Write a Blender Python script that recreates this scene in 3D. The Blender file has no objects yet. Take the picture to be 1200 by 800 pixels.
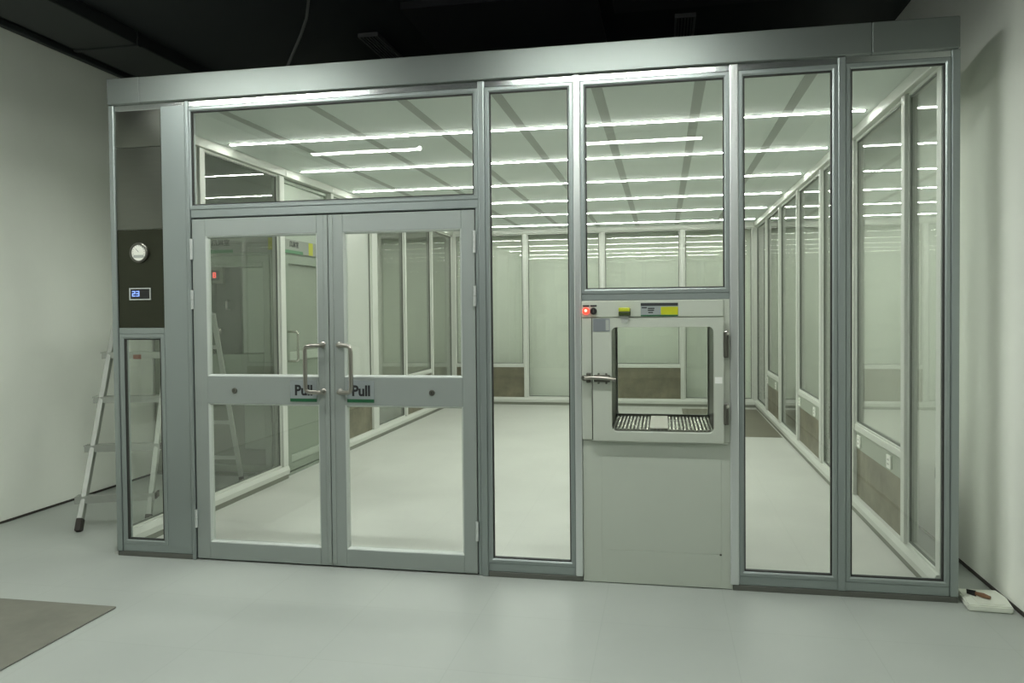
import bpy, bmesh, math, random
from mathutils import Vector, Matrix
random.seed(7)
SC = bpy.context.scene
COL = SC.collection

# ------------------------------------------------------------------ materials
def new_mat(name):
    m = bpy.data.materials.new(name); m.use_nodes = True
    nt = m.node_tree; nt.nodes.clear()
    out = nt.nodes.new('ShaderNodeOutputMaterial')
    return m, nt, out

def pbr(name, col, rough=0.5, metal=0.0, spec=0.5, noise=0.0, nscale=6.0, rnoise=0.0, bump=0.0, bscale=40.0, stretch=(1, 1, 1), coat=0.0):
    m, nt, out = new_mat(name)
    b = nt.nodes.new('ShaderNodeBsdfPrincipled')
    b.inputs['Base Color'].default_value = (*col, 1)
    b.inputs['Roughness'].default_value = rough
    b.inputs['Metallic'].default_value = metal
    b.inputs['Specular IOR Level'].default_value = spec
    b.inputs['Coat Weight'].default_value = coat
    nt.links.new(b.outputs[0], out.inputs[0])
    tc = nt.nodes.new('ShaderNodeTexCoord'); mp = nt.nodes.new('ShaderNodeMapping')
    mp.inputs['Scale'].default_value = stretch
    nt.links.new(tc.outputs['Object'], mp.inputs[0])
    if noise or rnoise:
        n = nt.nodes.new('ShaderNodeTexNoise'); n.inputs['Scale'].default_value = nscale
        n.inputs['Detail'].default_value = 5; n.inputs['Roughness'].default_value = 0.6
        nt.links.new(mp.outputs[0], n.inputs[0])
        if noise:
            r = nt.nodes.new('ShaderNodeMapRange')
            r.inputs['From Min'].default_value = 0.25; r.inputs['From Max'].default_value = 0.75
            r.inputs['To Min'].default_value = 1 - noise; r.inputs['To Max'].default_value = 1 + noise
            nt.links.new(n.outputs[0], r.inputs[0])
            v = nt.nodes.new('ShaderNodeVectorMath'); v.operation = 'SCALE'
            v.inputs[0].default_value = col
            nt.links.new(r.outputs[0], v.inputs['Scale'])
            nt.links.new(v.outputs[0], b.inputs['Base Color'])
        if rnoise:
            r2 = nt.nodes.new('ShaderNodeMapRange')
            r2.inputs['From Min'].default_value = 0.3; r2.inputs['From Max'].default_value = 0.7
            r2.inputs['To Min'].default_value = max(0.02, rough - rnoise); r2.inputs['To Max'].default_value = rough + rnoise
            nt.links.new(n.outputs[0], r2.inputs[0]); nt.links.new(r2.outputs[0], b.inputs['Roughness'])
    if bump:
        n2 = nt.nodes.new('ShaderNodeTexNoise'); n2.inputs['Scale'].default_value = bscale
        n2.inputs['Detail'].default_value = 3
        nt.links.new(mp.outputs[0], n2.inputs[0])
        bp = nt.nodes.new('ShaderNodeBump'); bp.inputs['Strength'].default_value = bump
        bp.inputs['Distance'].default_value = 0.01
        nt.links.new(n2.outputs[0], bp.inputs['Height']); nt.links.new(bp.outputs[0], b.inputs['Normal'])
    return m

def emit(name, col, s):
    m, nt, out = new_mat(name)
    e = nt.nodes.new('ShaderNodeEmission'); e.inputs[0].default_value = (*col, 1); e.inputs[1].default_value = s
    nt.links.new(e.outputs[0], out.inputs[0])
    return m

def glass(name, tint, refl=1.0, wav=0.0):
    """clear pane: straight-through tinted light plus a Schlick reflection on each face"""
    m, nt, out = new_mat(name)
    g = nt.nodes.new('ShaderNodeNewGeometry')
    d = nt.nodes.new('ShaderNodeVectorMath'); d.operation = 'DOT_PRODUCT'
    nt.links.new(g.outputs['Normal'], d.inputs[0]); nt.links.new(g.outputs['Incoming'], d.inputs[1])
    def math_node(op, a, b=None):
        n = nt.nodes.new('ShaderNodeMath'); n.operation = op
        for i, x in enumerate((a, b)):
            if x is None: continue
            if isinstance(x, (int, float)): n.inputs[i].default_value = x
            else: nt.links.new(x, n.inputs[i])
        return n.outputs[0]
    c = math_node('ABSOLUTE', d.outputs['Value'])
    f = math_node('POWER', math_node('SUBTRACT', 1.0, c), 5.0)
    f = math_node('ADD', math_node('MULTIPLY', f, 0.96), 0.04)
    f = math_node('MINIMUM', math_node('MULTIPLY', f, refl), 1.0)
    t = nt.nodes.new('ShaderNodeBsdfTransparent'); t.inputs[0].default_value = (*tint, 1)
    gl = nt.nodes.new('ShaderNodeBsdfGlossy'); gl.inputs['Roughness'].default_value = 0.0
    if wav:
        tc = nt.nodes.new('ShaderNodeTexCoord')
        n2 = nt.nodes.new('ShaderNodeTexNoise'); n2.inputs['Scale'].default_value = 1.6
        n2.inputs['Detail'].default_value = 1
        nt.links.new(tc.outputs['Object'], n2.inputs[0])
        bp = nt.nodes.new('ShaderNodeBump'); bp.inputs['Strength'].default_value = wav; bp.inputs['Distance'].default_value = 0.02
        nt.links.new(n2.outputs[0], bp.inputs['Height']); nt.links.new(bp.outputs[0], gl.inputs['Normal'])
    mx = nt.nodes.new('ShaderNodeMixShader')
    nt.links.new(f, mx.inputs[0]); nt.links.new(t.outputs[0], mx.inputs[1]); nt.links.new(gl.outputs[0], mx.inputs[2])
    nt.links.new(mx.outputs[0], out.inputs[0])
    return m

M = {}
M['alu'] = pbr('anodised_aluminium', (0.315, 0.355, 0.345), 0.42, 0.75, noise=0.03, nscale=3, stretch=(1, 1, 0.2))
M['alu_bright'] = pbr('bright_aluminium', (0.72, 0.75, 0.74), 0.33, 0.8)
M['alu_rail'] = pbr('rail_aluminium', (0.55, 0.58, 0.57), 0.2, 0.95)
M['fascia'] = pbr('fascia_aluminium', (0.20, 0.222, 0.21), 0.45, 0.78, noise=0.04, nscale=2)
M['door'] = pbr('door_aluminium', (0.33, 0.365, 0.345), 0.45, 0.5, noise=0.03, nscale=3)
M['bead'] = pbr('glazing_bead', (0.56, 0.60, 0.565), 0.4, 0.3)
M['gasket'] = pbr('black_gasket', (0.012, 0.013, 0.012), 0.6)
M['kick'] = pbr('dark_kick', (0.10, 0.105, 0.09), 0.5, noise=0.1, nscale=5)
M['cream'] = pbr('cream_powder_coat', (0.425, 0.46, 0.40), 0.45, noise=0.03, nscale=2)
M['cream_light'] = pbr('light_powder_coat', (0.43, 0.46, 0.40), 0.4, noise=0.02, nscale=2)
M['white_alu'] = pbr('white_profile', (0.64, 0.66, 0.61), 0.45)
M['white_panel'] = pbr('white_panel', (0.55, 0.575, 0.53), 0.22, spec=0.6)
M['seal'] = pbr('grey_seal', (0.13, 0.145, 0.12), 0.5)
M['grey_base'] = pbr('grey_base_trim', (0.22, 0.23, 0.19), 0.5)
M['grey_strip'] = pbr('grey_service_strip', (0.36, 0.40, 0.33), 0.4)
M['return'] = pbr('dull_return_plate', (0.20, 0.185, 0.13), 0.42, 0.3, noise=0.35, nscale=5)
M['ceil_panel'] = pbr('filter_ceiling', (0.74, 0.80, 0.765), 0.45, noise=0.03, nscale=1.5)
M['ceil_beam'] = pbr('ceiling_grid', (0.42, 0.45, 0.42), 0.45)
M['stain'] = pbr('brushed_stainless', (0.055, 0.058, 0.043), 0.30, 1.0, noise=0.025, nscale=6, stretch=(1, 1, 14))  # panel steel darkened to paint in the dimmer light on the lower sheet
M['stain_upper'] = pbr('brushed_stainless_sheet', (0.16, 0.167, 0.145), 0.30, 1.0, noise=0.03, nscale=6, stretch=(1, 1, 14))  # same steel, lightened to paint in the light on the upper sheets
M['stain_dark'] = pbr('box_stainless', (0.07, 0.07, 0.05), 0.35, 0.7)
M['chrome'] = pbr('polished_steel', (0.62, 0.60, 0.56), 0.2, 1.0)
M['handle'] = pbr('satin_steel', (0.36, 0.345, 0.31), 0.3, 1.0)
M['dark_metal'] = pbr('dark_steel', (0.14, 0.14, 0.12), 0.35, 0.8)
M['black'] = pbr('black_plastic', (0.012, 0.012, 0.012), 0.45)
M['ladder'] = pbr('ladder_aluminium', (0.40, 0.42, 0.385), 0.42, 0.5, noise=0.06, nscale=8)
M['rubber'] = pbr('dark_rubber', (0.035, 0.03, 0.025), 0.7)
M['hall_wall'] = pbr('painted_plaster', (0.86, 0.88, 0.815), 0.7, noise=0.04, nscale=1.2, bump=0.05, bscale=6)
M['black_ceiling'] = pbr('black_soffit', (0.010, 0.013, 0.016), 0.7, noise=0.2, nscale=0.8)
M['duct'] = pbr('dark_duct', (0.022, 0.025, 0.026), 0.6)
M['duct_face'] = pbr('dark_deck_panel', (0.017, 0.017, 0.022), 0.6)
M['grille'] = pbr('grey_grille', (0.13, 0.13, 0.135), 0.5)
M['cable'] = pbr('grey_cable', (0.10, 0.105, 0.10), 0.5)
M['plate'] = pbr('grey_sign', (0.25, 0.28, 0.28), 0.5)
M['green'] = pbr('green_band', (0.006, 0.085, 0.03), 0.5)
M['green_header'] = pbr('green_header_band', (0.06, 0.20, 0.09), 0.5)
M['yellow'] = pbr('yellow_block', (0.42, 0.44, 0.008), 0.5)
M['header'] = pbr('grey_header', (0.25, 0.275, 0.235), 0.5)
M['ink'] = pbr('black_ink', (0.01, 0.01, 0.012), 0.6)
M['label_silver'] = pbr('silver_label', (0.24, 0.26, 0.28), 0.35, 0.4)
M['paper'] = pbr('paper', (0.70, 0.71, 0.68), 0.7)
M['mat'] = pbr('rubber_mat', (0.165, 0.165, 0.135), 0.6, noise=0.16, nscale=5)
M['mat_dull'] = pbr('brown_plate', (0.15, 0.14, 0.10), 0.4, noise=0.12, nscale=3)
M['socket'] = pbr('socket_plastic', (0.85, 0.87, 0.80), 0.4)
M['foam'] = pbr('foam_board', (0.72, 0.75, 0.66), 0.6, noise=0.05, nscale=8)
M['brown'] = pbr('brown_wood', (0.16, 0.075, 0.03), 0.5, noise=0.2, nscale=20)
M['gauge_face'] = pbr('gauge_face', (0.72, 0.73, 0.66), 0.4)
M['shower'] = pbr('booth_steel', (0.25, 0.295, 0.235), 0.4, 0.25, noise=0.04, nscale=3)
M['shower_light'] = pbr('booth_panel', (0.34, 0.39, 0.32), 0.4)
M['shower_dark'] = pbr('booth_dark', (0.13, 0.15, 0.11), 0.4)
M['booth_pane'] = pbr('frosted_booth_pane', (0.25, 0.285, 0.23), 0.3, noise=0.08, nscale=3)
M['red'] = emit('red_lamp', (1.0, 0.05, 0.03), 3.0)
M['red_core'] = emit('red_lamp_core', (1.0, 0.30, 0.22), 4.0)
M['red_digit'] = emit('red_digit', (0.9, 0.10, 0.08), 1.5)
M['blue_digit'] = emit('blue_digit', (0.25, 0.40, 1.0), 1.6)
M['olive'] = pbr('olive_buzzer', (0.025, 0.042, 0.003), 0.45)
M['lime'] = pbr('yellow_green_cap', (0.42, 0.46, 0.02), 0.4)
M['grey_soft'] = pbr('grey_sleeve', (0.36, 0.38, 0.35), 0.5)
M['strip'] = emit('led_strip', (0.98, 1.0, 0.93), 53.0)
M['tube'] = emit('lamp_diffuser', (0.965, 1.0, 0.945), 106.0)
M['glass_front'] = glass('front_glass', (0.98, 0.992, 0.98))
M['glass_side'] = glass('side_glass', (0.978, 0.993, 0.975), 1.35, 0.010)
M['glass_dark'] = glass('booth_glass', (0.80, 0.87, 0.78), 1.0)

# glossy pale epoxy floor with faint square joints, shared by hall and clean room
def floor_mat(name, col, rough):
    m, nt, out = new_mat(name)
    b = nt.nodes.new('ShaderNodeBsdfPrincipled')
    tc = nt.nodes.new('ShaderNodeTexCoord')
    n = nt.nodes.new('ShaderNodeTexNoise'); n.inputs['Scale'].default_value = 1.4; n.inputs['Detail'].default_value = 6
    nt.links.new(tc.outputs['Object'], n.inputs[0])
    mr = nt.nodes.new('ShaderNodeMapRange')
    mr.inputs['From Min'].default_value = .3; mr.inputs['From Max'].default_value = .7
    mr.inputs['To Min'].default_value = .95; mr.inputs['To Max'].default_value = 1.05
    nt.links.new(n.outputs[0], mr.inputs[0])
    bk = nt.nodes.new('ShaderNodeTexBrick'); bk.offset = 0.0
    bk.inputs['Scale'].default_value = 1.0; bk.inputs['Brick Width'].default_value = 0.6; bk.inputs['Row Height'].default_value = 0.6
    bk.inputs['Mortar Size'].default_value = 0.003; bk.inputs['Mortar Smooth'].default_value = 0.3
    bk.inputs['Color1'].default_value = (*col, 1); bk.inputs['Color2'].default_value = (*[c * 0.985 for c in col], 1)
    bk.inputs['Mortar'].default_value = (*[c * 0.93 for c in col], 1)
    nt.links.new(tc.outputs['Object'], bk.inputs[0])
    mu = nt.nodes.new('ShaderNodeMath'); mu.operation = 'MULTIPLY'
    nt.links.new(mr.outputs[0], mu.inputs[0]); mu.inputs[1].default_value = 1.0
    v = nt.nodes.new('ShaderNodeVectorMath'); v.operation = 'SCALE'
    nt.links.new(bk.outputs[0], v.inputs[0]); nt.links.new(mu.outputs[0], v.inputs['Scale'])
    nt.links.new(v.outputs[0], b.inputs['Base Color'])
    b.inputs['Specular IOR Level'].default_value = .35
    r2 = nt.nodes.new('ShaderNodeMapRange')
    r2.inputs['To Min'].default_value = rough - .01; r2.inputs['To Max'].default_value = rough + .02
    nt.links.new(n.outputs[0], r2.inputs[0]); nt.links.new(r2.outputs[0], b.inputs['Roughness'])
    nt.links.new(b.outputs[0], out.inputs[0])
    return m
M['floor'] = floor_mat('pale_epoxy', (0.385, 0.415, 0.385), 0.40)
M['floor_inner'] = floor_mat('pale_vinyl', (0.60, 0.61, 0.57), 0.34)  # lighter copy of the hall floor for the clean room

# ------------------------------------------------------------------ mesh helpers
ORG = {}
def thing(name, label, cat, loc=(0, 0, 0), group=None, kind=None):
    o = bpy.data.objects.new(name, None); COL.objects.link(o)
    o.location = loc; o.empty_display_size = 0.1
    ORG[o] = Vector(loc)
    if label: o['label'] = label
    if cat: o['category'] = cat
    if group: o['group'] = group
    if kind: o['kind'] = kind
    return o

def obj(name, bm, mat, parent=None, smooth=False, label=None):
    bmesh.ops.recalc_face_normals(bm, faces=bm.faces)
    if parent is not None:
        org = ORG[parent]
    else:
        lo = Vector((min(v.co.x for v in bm.verts), min(v.co.y for v in bm.verts), min(v.co.z for v in bm.verts)))
        hi = Vector((max(v.co.x for v in bm.verts), max(v.co.y for v in bm.verts), max(v.co.z for v in bm.verts)))
        org = Vector(((lo.x + hi.x) / 2, (lo.y + hi.y) / 2, lo.z))
    for v in bm.verts: v.co -= org
    me = bpy.data.meshes.new(name); bm.to_mesh(me); bm.free()
    me.materials.append(M[mat] if isinstance(mat, str) else mat)
    if smooth:
        for p in me.polygons: p.use_smooth = True
        try: me.set_sharp_from_angle(angle=math.radians(40))
        except Exception: pass
    o = bpy.data.objects.new(name, me); COL.objects.link(o)
    if parent is not None: o.parent = parent
    else: o.location = org
    ORG[o] = org
    if label: o['label'] = label
    return o

def tag(o, label=None, cat=None, group=None, kind=None):
    for k, v in (('label', label), ('category', cat), ('group', group), ('kind', kind)):
        if v: o[k] = v
    return o

def B(): return bmesh.new()

# mappings (u along the wall, w out of the wall towards the viewer / room, z up) -> world
XL, XR, YB, ZC = -2.50, 2.28, 7.95, 2.80
front = lambda u, w, z: (u, -w, z)
leftw = lambda u, w, z: (XL + w, u, z)
rightw = lambda u, w, z: (XR - w, u, z)
backw = lambda u, w, z: (u, YB - w, z)
world = lambda x, y, z: (x, y, z)

def box(bm, u0, u1, w0, w1, z0, z1, mp=world, bev=0.0, seg=1):
    t = bmesh.new()
    vs = [t.verts.new((u, w, z)) for u in (u0, u1) for w in (w0, w1) for z in (z0, z1)]
    for f in ((0, 1, 3, 2), (4, 6, 7, 5), (0, 4, 5, 1), (2, 3, 7, 6), (0, 2, 6, 4), (1, 5, 7, 3)):
        t.faces.new([vs[i] for i in f])
    if bev:
        bev = min(bev, 0.45 * min(abs(u1 - u0), abs(w1 - w0), abs(z1 - z0)))
        bmesh.ops.bevel(t, geom=list(t.edges), offset=bev, segments=seg, profile=0.5, affect='EDGES')
    merge(bm, t, mp)
    return bm

def merge(bm, t, mp=world):
    idx = {}
    for v in t.verts: idx[v] = bm.verts.new(mp(*v.co))
    for f in t.faces:
        try: bm.faces.new([idx[v] for v in f.verts])
        except ValueError: pass
    t.free()

def ring(bm, u0, u1, z0, z1, prof, mp=world):
    """mitred rectangular frame: closed profile of (inset from the outer edge, w) swept round the rectangle"""
    loops = []
    for (i, w) in prof:
        loops.append([bm.verts.new(mp(u, w, z)) for u, z in ((u0 + i, z0 + i), (u1 - i, z0 + i), (u1 - i, z1 - i), (u0 + i, z1 - i))])
    n = len(loops)
    for a in range(n):
        A, Bq = loops[a], loops[(a + 1) % n]
        for k in range(4):
            bm.faces.new((A[k], A[(k + 1) % 4], Bq[(k + 1) % 4], Bq[k]))
    return bm

def tube(bm, pts, r, seg=10, mp=world):
    pts = [Vector(mp(*p)) for p in pts]
    rad = r if isinstance(r, (list, tuple)) else [r] * len(pts)
    rings = []; prev = None
    for i, p in enumerate(pts):
        d = (pts[min(i + 1, len(pts) - 1)] - pts[max(i - 1, 0)]).normalized()
        if prev is None:
            a = d.cross(Vector((0, 0, 1)))
            if a.length < 1e-3: a = d.cross(Vector((1, 0, 0)))
            a.normalize()
        else:
            a = (prev - d * prev.dot(d)).normalized()
        b = d.cross(a); prev = a
        rings.append([bm.verts.new(p + (a * math.cos(t) + b * math.sin(t)) * rad[i]) for t in (2 * math.pi * k / seg for k in range(seg))])
    for i in range(len(rings) - 1):
        for k in range(seg):
            bm.faces.new((rings[i][k], rings[i][(k + 1) % seg], rings[i + 1][(k + 1) % seg], rings[i + 1][k]))
    bm.faces.new(rings[0][::-1]); bm.faces.new(rings[-1])
    return bm

def fillet(pts, r, n=5):
    """round the corners of a polyline"""
    P = [Vector(p) for p in pts]; out = [P[0]]
    for i in range(1, len(P) - 1):
        a, b, c = P[i - 1], P[i], P[i + 1]
        q = min(r, (a - b).length * .48, (c - b).length * .48)
        s = b + (a - b).normalized() * q; e = b + (c - b).normalized() * q
        for k in range(n + 1):
            t = k / n
            out.append(s * (1 - t) ** 2 + b * 2 * t * (1 - t) + e * t * t)
    out.append(P[-1]); return [tuple(p) for p in out]

def lathe(bm, axis_o, prof, mp=world, seg=24):
    """profile of (radius, w) turned about the w axis through (u, z)"""
    u0, z0 = axis_o; rings = []
    for r, w in prof:
        rings.append([bm.verts.new(mp(u0 + r * math.cos(t), w, z0 + r * math.sin(t))) for t in (2 * math.pi * k / seg for k in range(seg))])
    for i in range(len(rings) - 1):
        for k in range(seg):
            bm.faces.new((rings[i][k], rings[i][(k + 1) % seg], rings[i + 1][(k + 1) % seg], rings[i + 1][k]))
    bm.faces.new(rings[0][::-1]); bm.faces.new(rings[-1])
    return bm

def beam(bm, p0, p1, width, depth, side, bev=0.0):
    """rectangular bar from p0 to p1; side = direction of its width"""
    p0, p1 = Vector(p0), Vector(p1); d = (p1 - p0); L = d.length; d.normalize()
    s = Vector(side); s = (s - d * s.dot(d)).normalized(); t = d.cross(s)
    def mp(u, w, z): return tuple(p0 + s * u + t * w + d * z)
    box(bm, -width / 2, width / 2, -depth / 2, depth / 2, 0, L, mp, bev)
    return bm

def hole_plate(bm, u0, u1, z0, z1, hu0, hu1, hz0, hz1, w0, w1, mp, r=0.02, n=5):
    """flat plate with a round-cornered opening"""
    inner = []
    for cx, cz, a0 in ((hu1 - r, hz1 - r, 0), (hu0 + r, hz1 - r, 90), (hu0 + r, hz0 + r, 180), (hu1 - r, hz0 + r, 270)):
        for k in range(n + 1):
            a = math.radians(a0 + 90 * k / n); inner.append((cx + r * math.cos(a), cz + r * math.sin(a)))
    oc = [(u1, z1), (u0, z1), (u0, z0), (u1, z0)]
    outer = []
    for q in range(4):
        for k in range(n + 1): outer.append(oc[q])
    def make(w):
        I = [bm.verts.new(mp(u, w, z)) for u, z in inner]
        O = [bm.verts.new(mp(u, w, z)) for u, z in oc]
        return I, O
    I0, O0 = make(w0); I1, O1 = make(w1)
    m = n + 1
    for I, O in ((I0, O0), (I1, O1)):
        for q in range(4):
            for k in range(n): bm.faces.new((O[q], I[q * m + k], I[q * m + k + 1]))
            j = (q + 1) % 4
            bm.faces.new((O[q], I[q * m + n], I[(j * m) % (4 * m)], O[j]))
    for k in range(4 * m): bm.faces.new((I0[k], I0[(k + 1) % (4 * m)], I1[(k + 1) % (4 * m)], I1[k]))
    for k in range(4): bm.faces.new((O0[k], O0[(k + 1) % 4], O1[(k + 1) % 4], O1[k]))
    return bm

CJK = None
def lettering(name, s, mat, parent, mp, u, w, z, size, bold=0.0, shear=0.0, squash=1.0, font=None):
    """text laid on a surface as thin raised mesh; u, z = left end of the baseline"""
    cu = bpy.data.curves.new(name, 'FONT'); cu.body = s; cu.size = size; cu.offset = bold; cu.extrude = 0.0004; cu.resolution_u = 3
    if font: cu.font = font
    t = bpy.data.objects.new(name, cu); COL.objects.link(t)
    dg = bpy.context.evaluated_depsgraph_get(); dg.update()
    me = bpy.data.meshes.new_from_object(t.evaluated_get(dg))
    bpy.data.objects.remove(t); bpy.data.curves.remove(cu)
    bm = bmesh.new(); bm.from_mesh(me); bpy.data.meshes.remove(me)
    for v in bm.verts:
        x, y, q = v.co
        v.co = mp(u + x * squash, w + q, z + y)
    return obj(name, bm, mat, parent)

# ------------------------------------------------------------------ camera
cam = bpy.data.objects.new('camera', bpy.data.cameras.new('camera')); COL.objects.link(cam)
yaw, pitch, roll = (math.radians(a) for a in (-10.9006, -1.3173, -0.5385))
f = Vector((math.sin(yaw) * math.cos(pitch), math.cos(yaw) * math.cos(pitch), math.sin(pitch)))
r = Vector((math.cos(yaw), -math.sin(yaw), 0)); u = r.cross(f)
r2 = r * math.cos(roll) + u * math.sin(roll); u2 = u * math.cos(roll) - r * math.sin(roll)
mw = Matrix((r2, u2, -f)).transposed().to_4x4(); mw.translation = Vector((0.8726, -4.2485, 1.5))
cam.matrix_world = mw
cam.data.sensor_width = 36; cam.data.lens = 906.5 / 1200 * 36
cam.data.shift_x = -2.0 / 1200; cam.data.shift_y = -14.7 / 1200
cam.data.clip_start = 0.02
SC.camera = cam

# ------------------------------------------------------------------ hall shell
HX0, HX1, HY0, HY1, HZ = -3.83, 2.585, -13.0, 8.30, 3.64
S = 'structure'
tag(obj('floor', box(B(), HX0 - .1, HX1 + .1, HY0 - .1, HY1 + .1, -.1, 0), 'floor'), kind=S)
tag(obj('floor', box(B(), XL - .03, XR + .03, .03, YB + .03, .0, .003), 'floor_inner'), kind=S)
tag(obj('wall_left', box(B(), HX0 - .1, HX0, HY0, HY1, 0, HZ), 'hall_wall'), kind=S)
tag(obj('wall_right', box(B(), HX1, HX1 + .1, HY0, HY1, 0, HZ), 'hall_wall'), kind=S)
tag(obj('wall_back', box(B(), HX0, HX1, HY1, HY1 + .1, 0, HZ), 'hall_wall'), kind=S)
tag(obj('wall_front', box(B(), HX0, HX1, HY0 - .1, HY0, 0, HZ), 'hall_wall'), kind=S)
ce = tag(obj('ceiling', box(B(), HX0 - .1, HX1 + .1, HY0 - .1, HY1 + .1, HZ, HZ + .1), 'black_ceiling'), kind=S)
# dark shadow-gap strips where wall and floor meet
tag(obj('baseboard_left', box(B(), HX0, HX0 + .008, HY0, HY1, 0, .016), 'rubber'), kind=S)
tag(obj('baseboard_right', box(B(), HX1 - .008, HX1, HY0, HY1, 0, .018), 'rubber'), kind=S)
tag(obj('trim_1', box(B(), HX0, HX0 + .05, HY0, HY1, HZ - .05, HZ, bev=.005), 'duct'), kind=S)
# black deck: dropped panels and beams of the soffit
bm = box(B(), -.9, .45, .9, 2.6, HZ - .05, HZ, bev=.004); obj('deck_panel', bm, 'duct_face', ce)
bm = box(B(), -.9, .45, 2.64, 4.3, HZ - .05, HZ, bev=.004); obj('deck_panel', bm, 'duct_face', ce)
bm = box(B(), .55, 1.9, -.3, 1.3, HZ - .05, HZ, bev=.004); obj('deck_panel', bm, 'duct_face', ce)
d = thing('air_duct', 'wide dark grey duct running under the black ceiling beside the left wall', 'duct', (-3.25, 0, HZ - .12))
bm = box(B(), -3.55, -3.02, -4.5, 7.5, HZ - .10, HZ, bev=.006); obj('duct_body', bm, 'duct', d)
for k in range(9): obj('duct_flange', box(B(), -3.565, -3.005, -4.2 + k * 1.3, -4.16 + k * 1.3, HZ - .115, HZ, bev=.004), 'duct', d)

def grille(x0, x1, y0, y1, label):
    z = HZ - .02
    t = thing('ceiling_grille', label, 'air vent', ((x0 + x1) / 2, (y0 + y1) / 2, z))
    mp = lambda u, w, q: (u, q, z - w)
    ring_bm = ring(B(), x0, x1, y0, y1, [(0, -.018), (0, .012), (.014, .012), (.018, 0), (.018, -.018)], mp)
    obj('grille_frame', ring_bm, 'grille', t)
    bm = B(); n = 5
    for k in range(n):
        a = x0 + .018 + (x1 - x0 - .036) * (k + .5) / n
        box(bm, a - .005, a + .005, y0 + .014, y1 - .014, z - .008, z + .012)
    obj('slat', bm, 'grille', t)
    obj('backing', box(B(), x0 + .01, x1 - .01, y0 + .01, y1 - .01, z + .012, z + .018), 'black_ceiling', t)
grille(-1.41, -1.25, 1.40, 1.98, 'slim grey air vent in the black ceiling above the double doors')
grille(.97, 1.12, 1.52, 2.06, 'slatted grey air vent in the black ceiling above the tall glass by the hatch')

cb = tube(B(), [(-1.36, .5, HZ), (-1.375, .5, 3.60), (-1.385, .5, 3.52), (-1.40, .5, 3.42), (-1.44, .5, 3.32), (-1.49, .5, 3.22), (-1.54, .5, 3.12), (-1.57, .5, 3.03), (-1.58, .5, 2.945)], .0095, 8)
tag(obj('hanging_cable', cb, 'cable', smooth=True), 'grey cable drooping from the black ceiling behind the silver top board', 'cable')

# ------------------------------------------------------------------ lamps of the hall
def hall_lamp(x0, x1, y, z, label):
    t = thing('pendant_lamp', label, 'lamp', ((x0 + x1) / 2, y, z), group='linear lamps of the hall')
    bm = B()
    hp = [(-.054, .075), (-.054, .001), (-.047, .001), (-.047, .035), (.047, .035), (.047, .001), (.054, .001), (.054, .075)]
    Lh = [[bm.verts.new((x, y + a, z + b)) for a, b in hp] for x in (x0, x1)]
    for k in range(len(hp)):
        j = (k + 1) % len(hp); bm.faces.new((Lh[0][k], Lh[0][j], Lh[1][j], Lh[1][k]))
    bm.faces.new(Lh[0]); bm.faces.new(Lh[1][::-1])
    obj('housing', bm, 'alu', t)
    bm = B()
    prof = [(-.045, .030), (-.045, .002), (-.030, -.006), (.030, -.006), (.045, .002), (.045, .030)]
    L = [[bm.verts.new((x, y + a, z + b)) for a, b in prof] for x in (x0 + .01, x1 - .01)]
    for k in range(len(prof)):
        j = (k + 1) % len(prof); bm.faces.new((L[0][k], L[0][j], L[1][j], L[1][k]))
    bm.faces.new(L[0]); bm.faces.new(L[1][::-1])
    obj('diffuser', bm, 'tube', t)
    for x in (x0 + .2, x1 - .2):
        obj('hanger', tube(B(), [(x, y, z + .075), (x, y, HZ)], .003, 6), 'dark_metal', t)
hall_lamp(-2.66, -1.50, -3.2, 3.13, 'linear pendant lamp out in the hall, on the ladder side')
hall_lamp(.13, 1.25, -3.2, 3.10, 'linear pendant lamp out in the hall, on the hatch side')
hall_lamp(-2.52, -1.30, -1.0, 3.12, 'linear pendant lamp close to the glass front, over the double doors')
hall_lamp(-.07, 1.15, -1.0, 3.12, 'linear pendant lamp close to the glass front, over the hatch')

# ------------------------------------------------------------------ clean room shell
tag(obj('ceiling', box(B(), -2.50, 2.33, .04, 7.99, ZC, ZC + .08), 'ceil_panel'), kind=S)
cl = [o for o in COL.objects if o.name.startswith('ceiling.')][0]
for x in (-1.90, -1.29, -.69, -.10, .50, 1.09, 1.69):
    obj('ceiling_bar', box(B(), x - .032, x + .032, .05, YB - .01, ZC - .002, ZC), 'ceil_beam', cl)
LY = (1.22, 2.41, 3.63, 4.87, 6.13, 7.40)
ordn = ['nearest the glass doors', 'second in from the glass doors', 'third in from the glass doors', 'fourth in from the glass doors', 'second from the end wall', 'nearest the end wall']
for i, y in enumerate(LY):
    t = thing('ceiling_light', 'long bright strip light on the clean room ceiling, ' + ordn[i], 'light', (0, y, ZC), group='strip lights under the clean room ceiling')
    bm = box(B(), -2.40, 2.20, y - .020, y + .020, ZC - .003, ZC - .0003); obj('channel', bm, 'alu', t)
    bm = B(); prof = [(-.017, -.0025), (-.012, -.0055), (-.006, -.0075), (.006, -.0075), (.012, -.0055), (.017, -.0025)]
    L = [[bm.verts.new((x, y + a, ZC + b)) for a, b in prof] for x in (-2.385, 2.185)]
    for k in range(len(prof)):
        j = (k + 1) % len(prof); bm.faces.new((L[0][k], L[0][j], L[1][j], L[1][k]))
    bm.faces.new(L[0]); bm.faces.new(L[1][::-1])
    obj('diffuser', bm, 'strip', t)

WIN = [0]; TRIM = [1]
def trim(bm, mat, kind='trim', parent=None):
    TRIM[0] += 1
    return tag(obj('trim_%d' % TRIM[0], bm, mat, parent), kind=S)

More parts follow.
